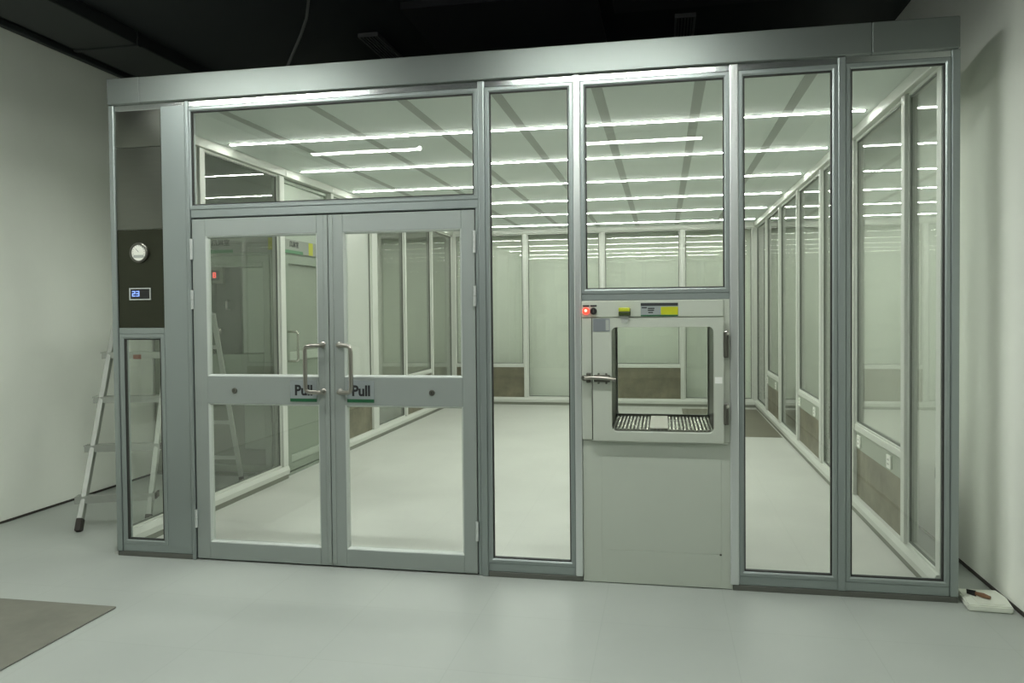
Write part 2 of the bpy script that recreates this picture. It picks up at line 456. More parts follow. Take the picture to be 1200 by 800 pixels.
def bay(u0, u1, mp, low=False, strip=False, pane_mat='glass_side', label=None, top=2.73, solid=False):
    """one glazed bay of the clean room's side or end walls"""
    WIN[0] += 1
    t = thing('window_%d' % WIN[0], label, 'window' if label else None, mp((u0 + u1) / 2, 0, .12), kind=S)
    zb = .12
    if low:
        obj('window_rail', box(B(), u0, u1, -.03, .02, .60, .645, mp, .003), 'white_alu', t)
        if strip: obj('window_strip', box(B(), u0, u1, -.02, .006, .47, .60, mp), 'grey_strip', t)
        obj('window_panel', box(B(), u0, u1, -.02, .003, .09, .47 if strip else .60, mp), 'return', t, label='dull brown metal return plate')
        zb = .645
    pr = [(0, -.03), (0, .012), (.014, .012), (.018, .004), (.018, -.03)]
    obj('window_frame', ring(B(), u0, u1, zb, top, pr, mp), 'white_alu', t)
    obj('window_seal', ring(B(), u0 + .012, u1 - .012, zb + .012, top - .012, [(0, -.004), (0, .007), (.012, .007), (.014, -.004)], mp), 'seal', t)  # dark ring paints in the shadow gaps beside the posts
    if solid:
        obj('window_panel', box(B(), u0 + .016, u1 - .016, -.015, -.004, zb + .016, top - .016, mp), 'white_panel', t)
    else:
        obj('window_pane', box(B(), u0 + .016, u1 - .016, -.013, -.005, zb + .016, top - .016, mp), pane_mat, t)
    return t

def post(u, mp, width=.07, z0=.12, z1=2.73):
    bm = box(B(), u - width / 2, u + width / 2, -.05, .032, z0, z1, mp, .006, 2)
    trim(bm, 'white_alu')

def rail_set(u0, u1, mp):
    """sill, grey base and top rail along a clean-room wall"""
    bm = B()
    prof = [(-.008, .045), (.040, .045), (.044, .085), (.030, .12), (-.008, .12)]
    L = [[bm.verts.new(mp(u, w, z)) for w, z in prof] for u in (u0, u1)]
    for k in range(len(prof)):
        j = (k + 1) % len(prof); bm.faces.new((L[0][k], L[0][j], L[1][j], L[1][k]))
    bm.faces.new(L[0]); bm.faces.new(L[1][::-1])
    trim(bm, 'white_alu')
    trim(box(B(), u0, u1, -.008, .030, 0, .045, mp), 'grey_base')
    trim(box(B(), u0, u1, -.008, .050, 2.73, ZC, mp, .006, 2), 'white_alu')

# right wall
for u_ in (.62, 1.85, 3.05, 4.27, 5.53, 6.75): post(u_, rightw)
rail_set(.045, YB - .04, rightw)
RB = [(.10, .585, 0), (.655, 1.815, 1), (1.885, 3.015, 0), (3.085, 4.235, 1), (4.305, 5.495, 0), (5.565, 6.715, 1), (6.785, 7.90, 0)]
for a, b, lo in RB: bay(a, b, rightw, lo, True)
for mp_ in (rightw, leftw): trim(box(B(), .046, .10, -.008, .012, .12, 2.73, mp_), 'white_alu')
# left wall (the booth door fills 2.24 - 3.24)
for u_, w_ in ((.97, .07), (2.19, .09), (3.27, .07), (4.45, .17), (5.57, .07), (6.78, .07)): post(u_, leftw, w_)
rail_set(.045, 2.235, leftw); rail_set(3.235, YB - .04, leftw)
trim(box(B(), 2.235, 3.235, -.05, .05, 2.73, ZC, leftw, .006, 2), 'white_alu')
for a, b, lo, so in [(.10, .935, 0, 0), (1.005, 2.145, 0, 0), (3.305, 4.365, 1, 1), (4.535, 5.535, 0, 0), (5.605, 6.745, 1, 0), (6.815, 7.90, 0, 0)]:
    bay(a, b, leftw, lo, False, solid=bool(so))
# end wall
for u_ in (-1.277, -.052, 1.174): post(u_, backw, .065)
for u_ in (XL + .035, XR - .03): post(u_, backw, .075)
rail_set(XL, XR, backw)
for a, b, lo in [(-2.43, -1.31, 1), (-1.245, -.085, 0), (-.02, 1.141, 1), (1.207, 2.21, 0)]: bay(a, b, backw, lo, False)

# sockets on the grey strips of the right wall
SK = [(1.72, 'white wall socket on the grey strip nearest the glass front, inner of its pair'),
      (.96, 'white wall socket on the grey strip nearest the glass front, outer of its pair'),
      (4.20, 'white wall socket on the middle grey strip, inner of its pair'),
      (3.40, 'white wall socket on the middle grey strip, outer of its pair'),
      (6.70, 'white wall socket on the farthest grey strip, nearest the room corner'),
      (5.92, 'white wall socket on the farthest grey strip, outer of its pair')]
for y, lab in SK:
    y = max(y, 0)
    t = thing('wall_socket', lab, 'socket', rightw(y, 0, .53), group='white sockets on the side wall')
    obj('socket_plate', box(B(), y - .043, y + .043, .006, .018, .487, .573, rightw, .004, 2), 'socket', t)
    bm = B()
    for dz in (-.014, .014): box(bm, y - .012, y - .008, .0175, .019, .53 + dz - .006, .53 + dz + .006, rightw)
    for dz in (-.014, .014): box(bm, y + .008, y + .012, .0175, .019, .53 + dz - .006, .53 + dz + .006, rightw)
    obj('pin_slot', bm, 'black', t)
# small grey box on the hall wall behind the nearest side pane
t = thing('outlet_box', 'small grey box on the hall wall seen through the outermost side pane', 'box', (HX1, .965, .457))
mp = lambda u, w, z: (HX1 - w, u, z)
obj('box_body', box(B(), .905, 1.03, 0, .03, .42, .495, mp, .004), 'grey_soft', t)
obj('cover', box(B(), .93, 1.005, .03, .034, .435, .48, mp, .002), 'duct', t)

# brown floor plate at the far corner of the clean room
t = tag(obj('floor_plate', box(B(), 1.15, 2.235, 5.12, 7.70, 0, .004), 'mat_dull'), 'dull brown plate on the clean room floor in the far corner', 'floor mat')

# ------------------------------------------------------------------ glass front
GT, GB = 2.7229, .104
def glazed(name_label, u0, u1, z0, z1, fw=.027, lab=None, sides=(1, 1, 1, 1)):
    WIN[0] += 1
    t = thing('window_%d' % WIN[0], lab, 'window', front((u0 + u1) / 2, 0, z0), kind=S)
    pr = [(-fw, -.045), (-fw, .004), (-fw + .003, .007), (-.008, .007), (0, .001), (0, -.045)]
    # ring insets are measured from the glass edge, so negative values run outwards
    obj('window_frame', ring(B(), u0, u1, z0, z1, pr, front), 'alu', t)
    obj('gasket', ring(B(), u0, u1, z0, z1, [(-.001, -.020), (-.001, .0005), (.006, .0005), (.0065, -.002), (.0065, -.020)], front), 'gasket', t)
    obj('window_pane', box(B(), u0 + .003, u1 - .003, -.016, -.006, z0 + .003, z1 - .003, front), 'glass_front', t)
    return t
glazed('', -1.920, -.1664, 2.157, GT, lab='wide low glass pane over the double doors')
glazed('', -.0744, .3688, GB, GT, lab='tall narrow glass pane between the double doors and the hatch')
glazed('', .4615, 1.1964, 1.6156, GT, lab='glass pane directly above the white pass hatch')
glazed('', 1.2946, 1.735, GB, GT, lab='tall narrow glass pane next to the hatch, away from the doors')
glazed('', 1.8266, 2.2712, GB, GT, lab='tall narrow glass pane at the end of the front beside the hall wall')
glazed('', -2.405, -2.152, GB, 1.351, fw=.03, lab='small glass pane under the steel gauge panel, with the ladder behind it')

def vpost(u0, u1, z0=0.0, z1=2.787, w=.014, mat='alu'):
    trim(box(B(), u0, u1, -.05, w, z0, z1, front, .006, 2), mat)
vpost(-2.475, -2.437, .03)
vpost(-1.956, -1.930, 0)
vpost(-.160, -.138, 0, w=.002); vpost(-.139, -.101, 0, mat='alu'); vpost(.3955, .435, .03, mat='alu_bright')
vpost(1.223, 1.268, .03, mat='alu_bright')
vpost(1.761, 1.800, .03); vpost(2.298, 2.338, .03)
# sheet between gauge panel and door jamb
trim(box(B(), -2.122, -1.957, -.045, .006, .03, 2.765, front, .004), 'alu')
# top rail, bottom rails
trim(box(B(), -2.437, 2.298, -.05, .005, GT + .026, 2.79, front, .003), 'alu_rail')
for a, b in ((-2.437, -1.957), (-.101, .396), (1.268, 2.298)):
    trim(box(B(), a, b, -.05, .005, .03, GB - .026, front, .003), 'alu')
# transom over the doors
trim(box(B(), -1.930, -.139, -.05, .004, 2.081, 2.131, front, .004), 'alu')
trim(box(B(), -2.437, -2.122, -.05, .005, 1.381, 1.418, front, .003), 'alu')
trim(box(B(), .435, 1.223, -.05, .004, 1.553, 1.589, front, .003), 'alu')
# dark kick strips
k = 1
for a, b in ((-2.472, -1.957), (-.135, .432), (1.236, 2.336)):
    tag(obj('baseboard_front' if k == 1 else 'baseboard_front_%d' % k, box(B(), a, b, -.05, .008, 0, .029, front, .002), 'kick'), kind=S); k += 1
# top board in three joined lengths
fs = thing('fascia_board', 'long silver board capping the top of the whole glass front', 'fascia', front(0, 0, 2.787))
for a, b in ((-2.468, -2.2455), (-2.244, 1.92), (1.9215, 2.330)):
    bm = B()
    box(bm, a, b, -.12, .03, 2.787, 2.944, front, .004)
    obj('fascia_length', bm, 'fascia', fs)
tag(fs, kind=S)

# ------------------------------------------------------------------ double doors
def door(n, u0, u1, o0, o1, hinge_left, lab):
    """leaf from u0 to u1, glazed openings from o0 to o1"""
    t = thing('door_%d' % n, lab, 'door', front((u0 + u1) / 2, 0, .008), kind=S)
    z0, z1 = .010, 2.073
    wf = .004
    bm = B()
    box(bm, u0, o0, -.042, wf, z0, z1, front, .003)
    box(bm, o1, u1, -.042, wf, z0, z1, front, .003)
    obj('door_stile', bm, 'door', t)
    obj('door_top_rail', box(B(), o0, o1, -.042, wf, 1.970, z1, front, .002), 'door', t)
    obj('door_middle_rail', box(B(), o0, o1, -.042, wf, .960, 1.124, front, .002), 'door', t)
    obj('door_bottom_rail', box(B(), o0, o1, -.042, wf, z0, .112, front, .002), 'door', t)
    # raised line next to the meeting edge
    m = u1 if hinge_left else u0
    sgn = -1 if hinge_left else 1
    obj('door_edge_strip', box(B(), m, m + sgn * .028, -.03, wf + .005, z0 + .01, z1 - .002, front, .003), 'door', t)
    for a, b in ((1.124, 1.970), (.112, .960)):
        pr = [(0, -.034), (0, .0015), (.003, .0015), (.011, -.010), (.011, -.034)]
        obj('glazing_bead', ring(B(), o0, o1, a, b, pr, front), 'bead', t)
        obj('door_pane', box(B(), o0 + .012, o1 - .012, -.026, -.017, a + .012, b - .012, front), 'glass_front', t)
    hx = u0 if hinge_left else u1
    for a, b in ((1.83, 1.955), (1.53, 1.645), (.20, .31)):
        hb = B()
        tube(hb, [(hx, wf + .006, a), (hx, wf + .006, (a + b) / 2 - .001)], .009, 12, front)
        tube(hb, [(hx, wf + .006, (a + b) / 2 + .001), (hx, wf + .006, b)], .009, 12, front)
        obj('hinge', hb, 'alu_bright', t, True)
    # cranked pull handle
    hu = -1.086 if hinge_left else -.981
    gu = hu + (-.085 if hinge_left else .092)
    zt, zb_ = 1.312, 1.037
    pts = fillet([(hu, wf, zt), (hu, .048, zt), (gu, .066, zt - .003), (gu, .066, zb_ + .003), (hu, .048, zb_), (hu, wf, zb_)], .03, 5)
    h = obj('handle', tube(B(), pts, .0125, 12, front), 'handle', t, True, label='bent steel pull handle')
    for z in (zt, zb_):
        obj('rosette', lathe(B(), (hu, z), [(.019, wf), (.019, wf + .005), (.014, wf + .009), (.010, wf + .009)], front, 20), 'handle', h, True)
    # lock cylinder
    lu = -1.658 if hinge_left else -.424
    lk = obj('lock', lathe(B(), (lu, 1.038), [(.017, wf), (.017, wf + .006), (.014, wf + .010), (.006, wf + .010)], front, 20), 'dark_metal', t, True)
    obj('keyhole', box(B(), lu - .0015, lu + .0015, wf + .0095, wf + .0108, 1.031, 1.045, front), 'black', lk)
    # Pull plate
    p0, p1 = (-1.297, -1.128) if hinge_left else (-.955, -.778)
    if not hinge_left: p0, p1 = -.938, -.772
    s = obj('sign_plate', box(B(), p0, p1, wf, wf + .003, .977, 1.104, front, .001), 'plate', t, label='grey plate reading Pull over a green band')
    obj('sign_band', box(B(), p0, p1, wf + .003, wf + .0036, .977, .996, front), 'green', s)
    lettering('sign_lettering', 'Pull', 'ink', s, front, p0 + .028, wf + .0034, 1.017, .084, .0030, squash=.95)
    return t
door(1, -1.925, -1.047, -1.836, -1.116, True, 'glazed silver door leaf on the ladder side of the double doors')
door(2, -1.043, -.165, -.954, -.243, False, 'glazed silver door leaf beside the tall glass, hinged away from the ladder')

# dark seals in the gaps round the leaves
trim(ring(B(), -1.934, -.156, .0, 2.083, [(0, -.034), (0, -.026), (.014, -.026), (.014, -.034)], front), 'gasket')
trim(box(B(), -1.052, -1.038, -.034, -.026, .012, 2.07, front), 'gasket')

# ------------------------------------------------------------------ steel gauge panel
t = thing('gauge_panel', 'dark brushed steel panel with round gauge and small blue display beside the doors', 'control panel', front(-2.283, 0, 1.418))
def bowed(u0, u1, z0, z1, amp):
    bm = B(); n = 8; P = []
    for i in range(n + 1):
        row = []
        for j in range(n + 1):
            a, b = i / n, j / n
            row.append(bm.verts.new(front(u0 + (u1 - u0) * a, .002 + amp * 16 * a * (1 - a) * b * (1 - b), z0 + (z1 - z0) * b)))
        P.append(row)
    for i in range(n):
        for j in range(n): bm.faces.new((P[i][j], P[i + 1][j], P[i + 1][j + 1], P[i][j + 1]))
    c = [bm.verts.new(front(u0 if i == 0 else u1, -.02, z0 if j == 0 else z1)) for i, j in ((0, 0), (1, 0), (1, 1), (0, 1))]
    bm.faces.new(c)
    edges = [[P[i][0] for i in range(n + 1)], [P[n][j] for j in range(n + 1)], [P[i][n] for i in range(n, -1, -1)], [P[0][j] for j in range(n, -1, -1)]]
    for q in range(4): bm.faces.new(edges[q] + [c[(q + 1) % 4], c[q]])
    return bm
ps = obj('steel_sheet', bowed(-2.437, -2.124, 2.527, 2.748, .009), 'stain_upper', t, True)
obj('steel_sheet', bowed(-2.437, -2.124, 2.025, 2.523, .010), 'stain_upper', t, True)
obj('steel_sheet', bowed(-2.437, -2.124, 1.419, 2.022, .0015), 'stain', t, True)
g = obj('gauge', lathe(B(), (-2.281, 1.880), [(.062, .000), (.062, .016), (.056, .020), (.050, .020), (.048, .014), (.02, .014)], front, 32), 'dark_metal', t, True, label='round pressure gauge with a pale dial')
obj('dial', lathe(B(), (-2.281, 1.880), [(.049, .0142), (.049, .0150), (.01, .0150)], front, 32), 'gauge_face', g)
bm = B()
for k in range(13):
    a = math.radians(-40 + 260 * k / 12); c_, s_ = math.cos(a), math.sin(a)
    beam(bm, front(-2.281 + .036 * c_, .0154, 1.884 + .036 * s_), front(-2.281 + .043 * c_, .0154, 1.884 + .043 * s_), .0016, .0008, (0, 0, 1) if abs(c_) > .5 else (1, 0, 0))
obj('scale_mark', bm, 'ink', g)
obj('needle', beam(B(), front(-2.281, .0162, 1.884), front(-2.300, .0162, 1.905), .002, .001, (1, 0, 0)), 'ink', g)
obj('lower_dial', box(B(), -2.317, -2.245, .0151, .0158, 1.848, 1.866, front), 'grey_soft', g)
dp = obj('display', ring(B(), -2.355, -2.209, 1.590, 1.664, [(0, .002), (0, .010), (.006, .010), (.007, .006), (.007, .002)], front), 'alu_bright', t, label='small black display with blue digits')
obj('screen', box(B(), -2.349, -2.215, .003, .006, 1.596, 1.658, front), 'black', dp)
bm = B()
def digit(bm, u, z, w, h, segs, th=.0045):
    S_ = {'a': (u, u + w, z + h - th, z + h), 'g': (u, u + w, z + h / 2 - th / 2, z + h / 2 + th / 2), 'd': (u, u + w, z, z + th),
          'f': (u, u + th, z + h / 2, z + h), 'b': (u + w - th, u + w, z + h / 2, z + h), 'e': (u, u + th, z, z + h / 2), 'c': (u + w - th, u + w, z, z + h / 2)}
    for q in segs:
        a, b, c_, d_ = S_[q]; box(bm, a, b, .006, .0066, c_, d_, front)
digit(bm, -2.338, 1.612, .022, .034, 'abdeg', .006); digit(bm, -2.310, 1.612, .022, .034, 'abcdg', .006)
obj('digit', bm, 'blue_digit', dp)

# ------------------------------------------------------------------ pass hatch
pb = thing('pass_box', 'white pass hatch with windowed door, chrome latch and grid floor in the glass front', 'pass box', front(.83, 0, .79))
W0 = .010
# cabinet behind the front: five thin walls
ib = dict(u0=.585, u1=1.150, z0=.825, z1=1.42, d=.62)
bm = B()
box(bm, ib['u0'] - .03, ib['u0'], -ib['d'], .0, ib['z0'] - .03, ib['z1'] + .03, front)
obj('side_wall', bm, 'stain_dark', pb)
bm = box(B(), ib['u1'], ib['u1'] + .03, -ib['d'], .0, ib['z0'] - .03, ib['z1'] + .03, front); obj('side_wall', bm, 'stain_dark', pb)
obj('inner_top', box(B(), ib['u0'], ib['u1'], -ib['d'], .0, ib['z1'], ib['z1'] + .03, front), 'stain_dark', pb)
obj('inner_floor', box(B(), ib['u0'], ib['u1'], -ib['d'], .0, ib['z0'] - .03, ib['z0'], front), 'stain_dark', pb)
# front surround
bm = hole_plate(B(), .437, 1.222, .792, 1.553, .59, 1.145, .832, 1.415, -.01, W0, front, .02)
obj('surround', bm, 'cream_light', pb)
obj('top_strip', box(B(), .437, 1.19, W0, W0 + .012, 1.462, 1.550, front, .003), 'cream_light', pb)
obj('edge_strip', box(B(), .437, .492, W0, W0 + .012, .792, 1.458, front, .003), 'cream_light', pb)
obj('door_gap', box(B(), .4915, .4985, W0, W0 + .004, .792, 1.458, front), 'gasket', pb)
# door
dr = obj('door', hole_plate(B(), .498, 1.188, .792, 1.458, .600, 1.137, .842, 1.408, W0 + .002, W0 + .034, front, .028, 6), 'cream_light', pb, label='white hatch door with a rounded window')
obj('door_pane', box(B(), .590, 1.147, W0 - .004, W0 + .002, .832, 1.418, front), 'glass_front', dr)
# rear door with its own window
rd = hole_plate(B(), .50, 1.19, .79, 1.46, .595, 1.142, .842, 1.408, -ib['d'] - .03, -ib['d'], front, .028, 6)
ro = obj('rear_door', rd, 'cream_light', pb)
obj('door_pane', box(B(), .590, 1.147, -ib['d'] - .018, -ib['d'] - .012, .832, 1.412, front), 'glass_front', ro)
bm = B()
for k in range(27):
    a = ib['u0'] + .012 + k * .0205
    box(bm, a, a + .011, -ib['d'] + .03, -.03, .842, .848, front, .001)
for d_ in (.05, .17, .30, .43, .56): box(bm, ib['u0'] + .005, ib['u1'] - .005, -d_ - .006, -d_ + .006, .836, .842, front)
obj('grid_floor', bm, 'chrome', pb)
obj('centre_plate', box(B(), .80, .90, -.56, -.06, .848, .851, front, .001), 'handle', pb)
obj('rear_sill', box(B(), ib['u0'], ib['u1'], -ib['d'], -ib['d'] + .03, .825, .856, front, .004), 'stain', pb)
# lights and switch
lw = W0 + .012
rl = obj('indicator_lamp', lathe(B(), (.462, 1.497), [(.019, lw), (.019, lw + .012), (.014, lw + .018), (.006, lw + .020)], front, 20), 'red', pb, True, label='glowing red round lamp')
obj('lamp_core', lathe(B(), (.462, 1.499), [(.008, lw + .0195), (.007, lw + .022), (.003, lw + .023)], front, 16), 'red_core', rl)
bk = obj('key_switch', lathe(B(), (.503, 1.496), [(.019, lw), (.019, lw + .010), (.015, lw + .014), (.006, lw + .014)], front, 20), 'black', pb, True, label='round black switch')
obj('switch_slot', box(B(), .5005, .5055, lw + .0135, lw + .016, 1.488, 1.506, front), 'dark_metal', bk)
for u_ in (.462, .503): obj('name_strip', box(B(), u_ - .018, u_ + .018, lw, lw + .002, 1.520, 1.529, front), 'ink', pb)
# buzzer: yellow-green cap over dark green body, its shadow below shaped in grey
bz = obj('buzzer', box(B(), .640, .702, lw, lw + .040, 1.470, 1.492, front, .004, 2), 'olive', pb, label='small yellow and green buzzer')
obj('buzzer_cap', box(B(), .640, .702, lw, lw + .042, 1.492, 1.514, front, .005, 2), 'lime', bz)
bm = B()
L = [[bm.verts.new(front(.671 + a * s_, lw + b, z)) for a, b in ((-.026, 0), (.026, 0), (.026, .026), (-.026, .026))] for z, s_ in ((1.470, 1.0), (1.430, .55))]
for q in range(4): bm.faces.new((L[0][q], L[0][(q + 1) % 4], L[1][(q + 1) % 4], L[1][q]))
bm.faces.new(L[0]); bm.faces.new(L[1][::-1])
obj('buzzer_sleeve', bm, 'grey_soft', bz)
# name plate
st = obj('name_plate', box(B(), .757, .954, lw, lw + .003, 1.465, 1.537, front), 'plate', pb, label='grey name plate with a yellow block and green band')
obj('plate_band', box(B(), .757, .954, lw + .003, lw + .0035, 1.465, 1.473, front), 'green', st)
obj('plate_block', box(B(), .864, .954, lw + .003, lw + .0036, 1.474, 1.516, front), 'yellow', st)
obj('plate_header', box(B(), .757, .954, lw + .003, lw + .0035, 1.521, 1.537, front), 'duct', st)
bm = B()
for a, b, z in ((.762, .790, 1.512), (.795, .830, 1.508), (.795, .828, 1.498), (.797, .822, 1.486)): box(bm, a, b, lw + .003, lw + .0036, z - .003, z + .003, front)
obj('plate_text', bm, 'ink', st)
# silver label, paper label
sl = obj('rating_label', box(B(), .502, .592, W0 + .034, W0 + .036, 1.385, 1.455, front), 'label_silver', dr, label='silver rating label')
obj('label_edge', box(B(), .570, .588, W0 + .036, W0 + .0365, 1.392, 1.448, front), 'grey_soft', sl)
obj('paper_tag', box(B(), 1.142, 1.180, W0 + .034, W0 + .0355, 1.108, 1.142, front), 'paper', dr)
# latch
bm = B(); dw = W0 + .034
box(bm, .505, .592, dw, dw + .012, 1.112, 1.150, front, .003)
la = obj('latch', bm, 'dark_metal', pb, label='chrome lever latch across the door edge')
obj('latch_lever', tube(B(), fillet([(.455, dw + .018, 1.133), (.50, dw + .022, 1.136), (.56, dw + .024, 1.134), (.622, dw + .016, 1.126)], .02), .010, 10, front), 'handle', la, True)
obj('latch_keeper', box(B(), .462, .486, lw, lw + .026, 1.106, 1.160, front, .005, 2), 'dark_metal', la)
obj('latch_knob', lathe(B(), (.452, 1.132), [(.008, lw), (.015, lw + .012), (.016, lw + .026), (.010, lw + .032)], front, 18), 'dark_metal', la, True)
for u_ in (.530, .572):
    for z in (1.107, 1.155): obj('latch_screw', lathe(B(), (u_, z), [(.006, dw), (.006, dw + .010), (.003, dw + .012)], front, 12), 'dark_metal', la, True)
# hinges
for a, b in ((1.245, 1.385), (.888, 1.0)):
    h = obj('hinge', box(B(), 1.188, 1.214, W0, W0 + .030, a, b, front, .003), 'dark_metal', pb)
    obj('hinge_pin', tube(B(), [(1.194, W0 + .032, a + .006), (1.194, W0 + .032, b - .006)], .009, 12, front), 'dark_metal', h, True)
    obj('hinge_cap', lathe(B(), (1.203, b - .012), [(.012, W0 + .030), (.012, W0 + .036), (.006, W0 + .038)], front, 14), 'chrome', h, True)
# cream panel below the hatch with a removable lower plate
lp = thing('hatch_panel', 'plain cream panel under the white pass hatch down to the floor', 'panel', front(.83, 0, 0))
obj('panel_sheet', box(B(), .437, 1.234, -.045, .004, .004, .790, front, .002), 'cream', lp)
bm = box(B(), .541, 1.176, .004, .0055, .006, .184, front, .001); obj('access_plate', bm, 'cream', lp)
bm = box(B(), .541, 1.176, .004, .0055, .187, .700, front, .001); obj('access_plate', bm, 'cream', lp)
obj('plate_screw', lathe(B(), (1.172, .186), [(.006, .004), (.006, .007), (.003, .008)], front, 12), 'dark_metal', lp, True)
obj('shadow_ledge', box(B(), .437, 1.212, -.03, .008, .776, .791, front, .002), 'cream_light', lp)

# ------------------------------------------------------------------ air-shower booth outside the left wall
bo = thing('air_shower', 'grey steel booth with two glazed doors and sign headers behind the ladder', 'booth', (-3.15, 2.7, 0))
BY = 2.22                       # its front face, looking towards the hall
bf = lambda u, w, z: (u, BY - w, z)
bs = lambda u, w, z: (-2.555 + w, u, z)   # its side face, looking into the clean room
bx0, bx1, by1, bz1 = -3.80, -2.56, 3.24, 2.36
bm = B()
obj('end_wall', box(B(), bx0, -3.402, -.04, 0, 0, bz1, bf), 'shower_dark', bo)
box(bm, -2.612, bx1, -.04, 0, 0, bz1, bf); box(bm, -3.40, -2.612, -.04, 0, 2.035, bz1, bf)
obj('front_wall', bm, 'shower', bo)
obj('far_wall', box(B(), bx0, -3.47, by1 - .04, by1, 0, bz1), 'shower_dark', bo)
obj('nozzle_panel', box(B(), -3.47, bx1, by1 - .05, by1, 0, bz1, bev=.003), 'shower_light', bo)
obj('booth_side', box(B(), bx0, bx0 + .04, BY + .04, by1 - .04, 0, bz1), 'shower_dark', bo)
obj('booth_roof', box(B(), bx0, bx1, BY, by1, bz1, bz1 + .05), 'shower', bo)
obj('booth_floor', box(B(), bx0 + .04, bx1, BY + .04, by1 - .04, 0, .03), 'shower', bo)
# front door of the booth
u0, u1 = -3.395, -2.617
bm = B()
ring(bm, u0, u1, .05, 2.03, [(0, -.035), (0, .006), (.003, .009), (.062, .009), (.066, .004), (.066, -.035)], bf)
dA = obj('booth_door', bm, 'shower', bo, label='grey booth door with a dark upper window')
obj('middle_rail', box(B(), u0 + .066, u1 - .066, -.035, .009, .90, 1.13, bf, .003), 'shower', dA)
obj('upper_pane', box(B(), u0 + .06, u1 - .06, -.02, -.012, 1.12, 1.925, bf), 'glass_dark', dA)
obj('lower_panel', box(B(), u0 + .06, u1 - .06, -.02, -.008, .11, .905, bf), 'shower_dark', dA)
obj('raised_panel', box(B(), -2.89, -2.683, -.009, .004, .26, .86, bf, .004), 'shower', dA)
obj('raised_panel', box(B(), -2.89, -2.683, -.012, -.003, 1.14, 1.915, bf, .004), 'shower_light', dA)
obj('top_cap', box(B(), u0 + .066, u1 - .066, -.035, .009, 1.925, 1.966, bf, .003), 'shower', dA)
hd = tube(B(), fillet([(-3.02, .0, 1.62), (-3.02, .05, 1.62), (-3.02, .05, 1.54), (-3.02, .0, 1.54)], .015, 4), .009, 8, bf)
obj('door_knob', hd, 'chrome', dA, True)
obj('door_knob', lathe(B(), (-3.135, 1.345), [(.030, -.012), (.030, .004), (.014, .012), (.014, .03), (.026, .04), (.026, .055), (.012, .062)], bf, 20), 'chrome', dA, True)
hb = obj('sign_header', box(B(), -3.40, -2.57, 0, .014, 2.055, 2.19, bf, .002), 'header', bo, label='grey header with black characters and a green band')
obj('header_band', box(B(), -3.40, -2.97, .014, .0145, 2.055, 2.085, bf), 'green_header', hb)
obj('header_block', box(B(), -2.62, -2.572, .014, .0147, 2.075, 2.185, bf), 'yellow', hb)
lettering('header_lettering', '\u98ce\u6dcb\u5ba4', 'ink', hb, bf, -3.185, .0146, 2.125, .062, .0012)
# control box with a red figure
cbx = obj('control_box', box(B(), -3.21, -3.055, .009, .05, 1.775, 1.925, bf, .004), 'shower_dark', bo, label='small dark box with a red figure')
obj('control_screen', box(B(), -3.175, -3.085, .05, .053, 1.805, 1.895, bf, .002), 'duct', cbx)
bm = B()
def digit2(u, z, w, h, segs, th=.009):
    S_ = {'a': (u, u + w, z + h - th, z + h), 'g': (u, u + w, z + h / 2 - th / 2, z + h / 2 + th / 2), 'd': (u, u + w, z, z + th),
          'f': (u, u + th, z + h / 2, z + h), 'b': (u + w - th, u + w, z + h / 2, z + h), 'e': (u, u + th, z, z + h / 2), 'c': (u + w - th, u + w, z, z + h / 2)}
    for q in segs:
        a, b, c_, d_ = S_[q]; box(bm, a, b, .053, .0545, c_, d_, bf)
digit2(-3.150, 1.828, .03, .05, 'abcdefg')
obj('figure', bm, 'red_digit', cbx)
# side door facing the clean room
bm = B()
ring(bm, 2.262, 3.215, .0, 2.72, [(0, -.03), (0, .045), (.03, .045), (.034, .03), (.034, -.03)], bs)
obj('door_surround', bm, 'shower', bo)
bm = ring(B(), 2.30, 3.18, .04, 2.04, [(0, -.02), (0, .040), (.003, .043), (.078, .043), (.082, .036), (.082, -.02)], bs)
dB = obj('booth_door', bm, 'shower', bo, label='glazed booth door facing into the clean room')
obj('upper_pane', box(B(), 2.375, 3.105, .005, .013, 1.13, 1.965, bs), 'booth_pane', dB)
obj('middle_rail', box(B(), 2.38, 3.10, -.02, .043, 1.06, 1.14, bs, .003), 'shower_light', dB)
obj('lower_panel', box(B(), 2.375, 3.105, .0, .02, .11, 1.07, bs), 'shower', dB)
obj('lower_rail', box(B(), 2.38, 3.10, .015, .043, .11, .18, bs, .003), 'shower_light', dB)
hd = tube(B(), fillet([(2.345, .043, 1.33), (2.345, .14, 1.33), (2.345, .14, 1.06), (2.345, .043, 1.06)], .025, 5), .011, 10, bs)
obj('handle', hd, 'chrome', dB, True)
obj('upper_wall', box(B(), 2.296, 3.18, -.02, .03, 2.04, 2.69, bs), 'shower_light', bo)
hs = obj('sign_header', box(B(), 2.30, 3.17, .03, .05, 2.055, 2.185, bs, .002), 'header', bo, label='grey header with black characters, a green band and a yellow block')
obj('header_band', box(B(), 2.30, 2.66, .05, .0505, 2.055, 2.085, bs), 'green_header', hs)
obj('header_block', box(B(), 2.78, 2.872, .05, .0507, 2.060, 2.180, bs), 'yellow', hs)
lettering('header_lettering', '\u98ce\u6dcb\u5ba4', 'ink', hs, lambda u, w, z: bs(u, w, z), 2.385, .0506, 2.118, .062, .0012)

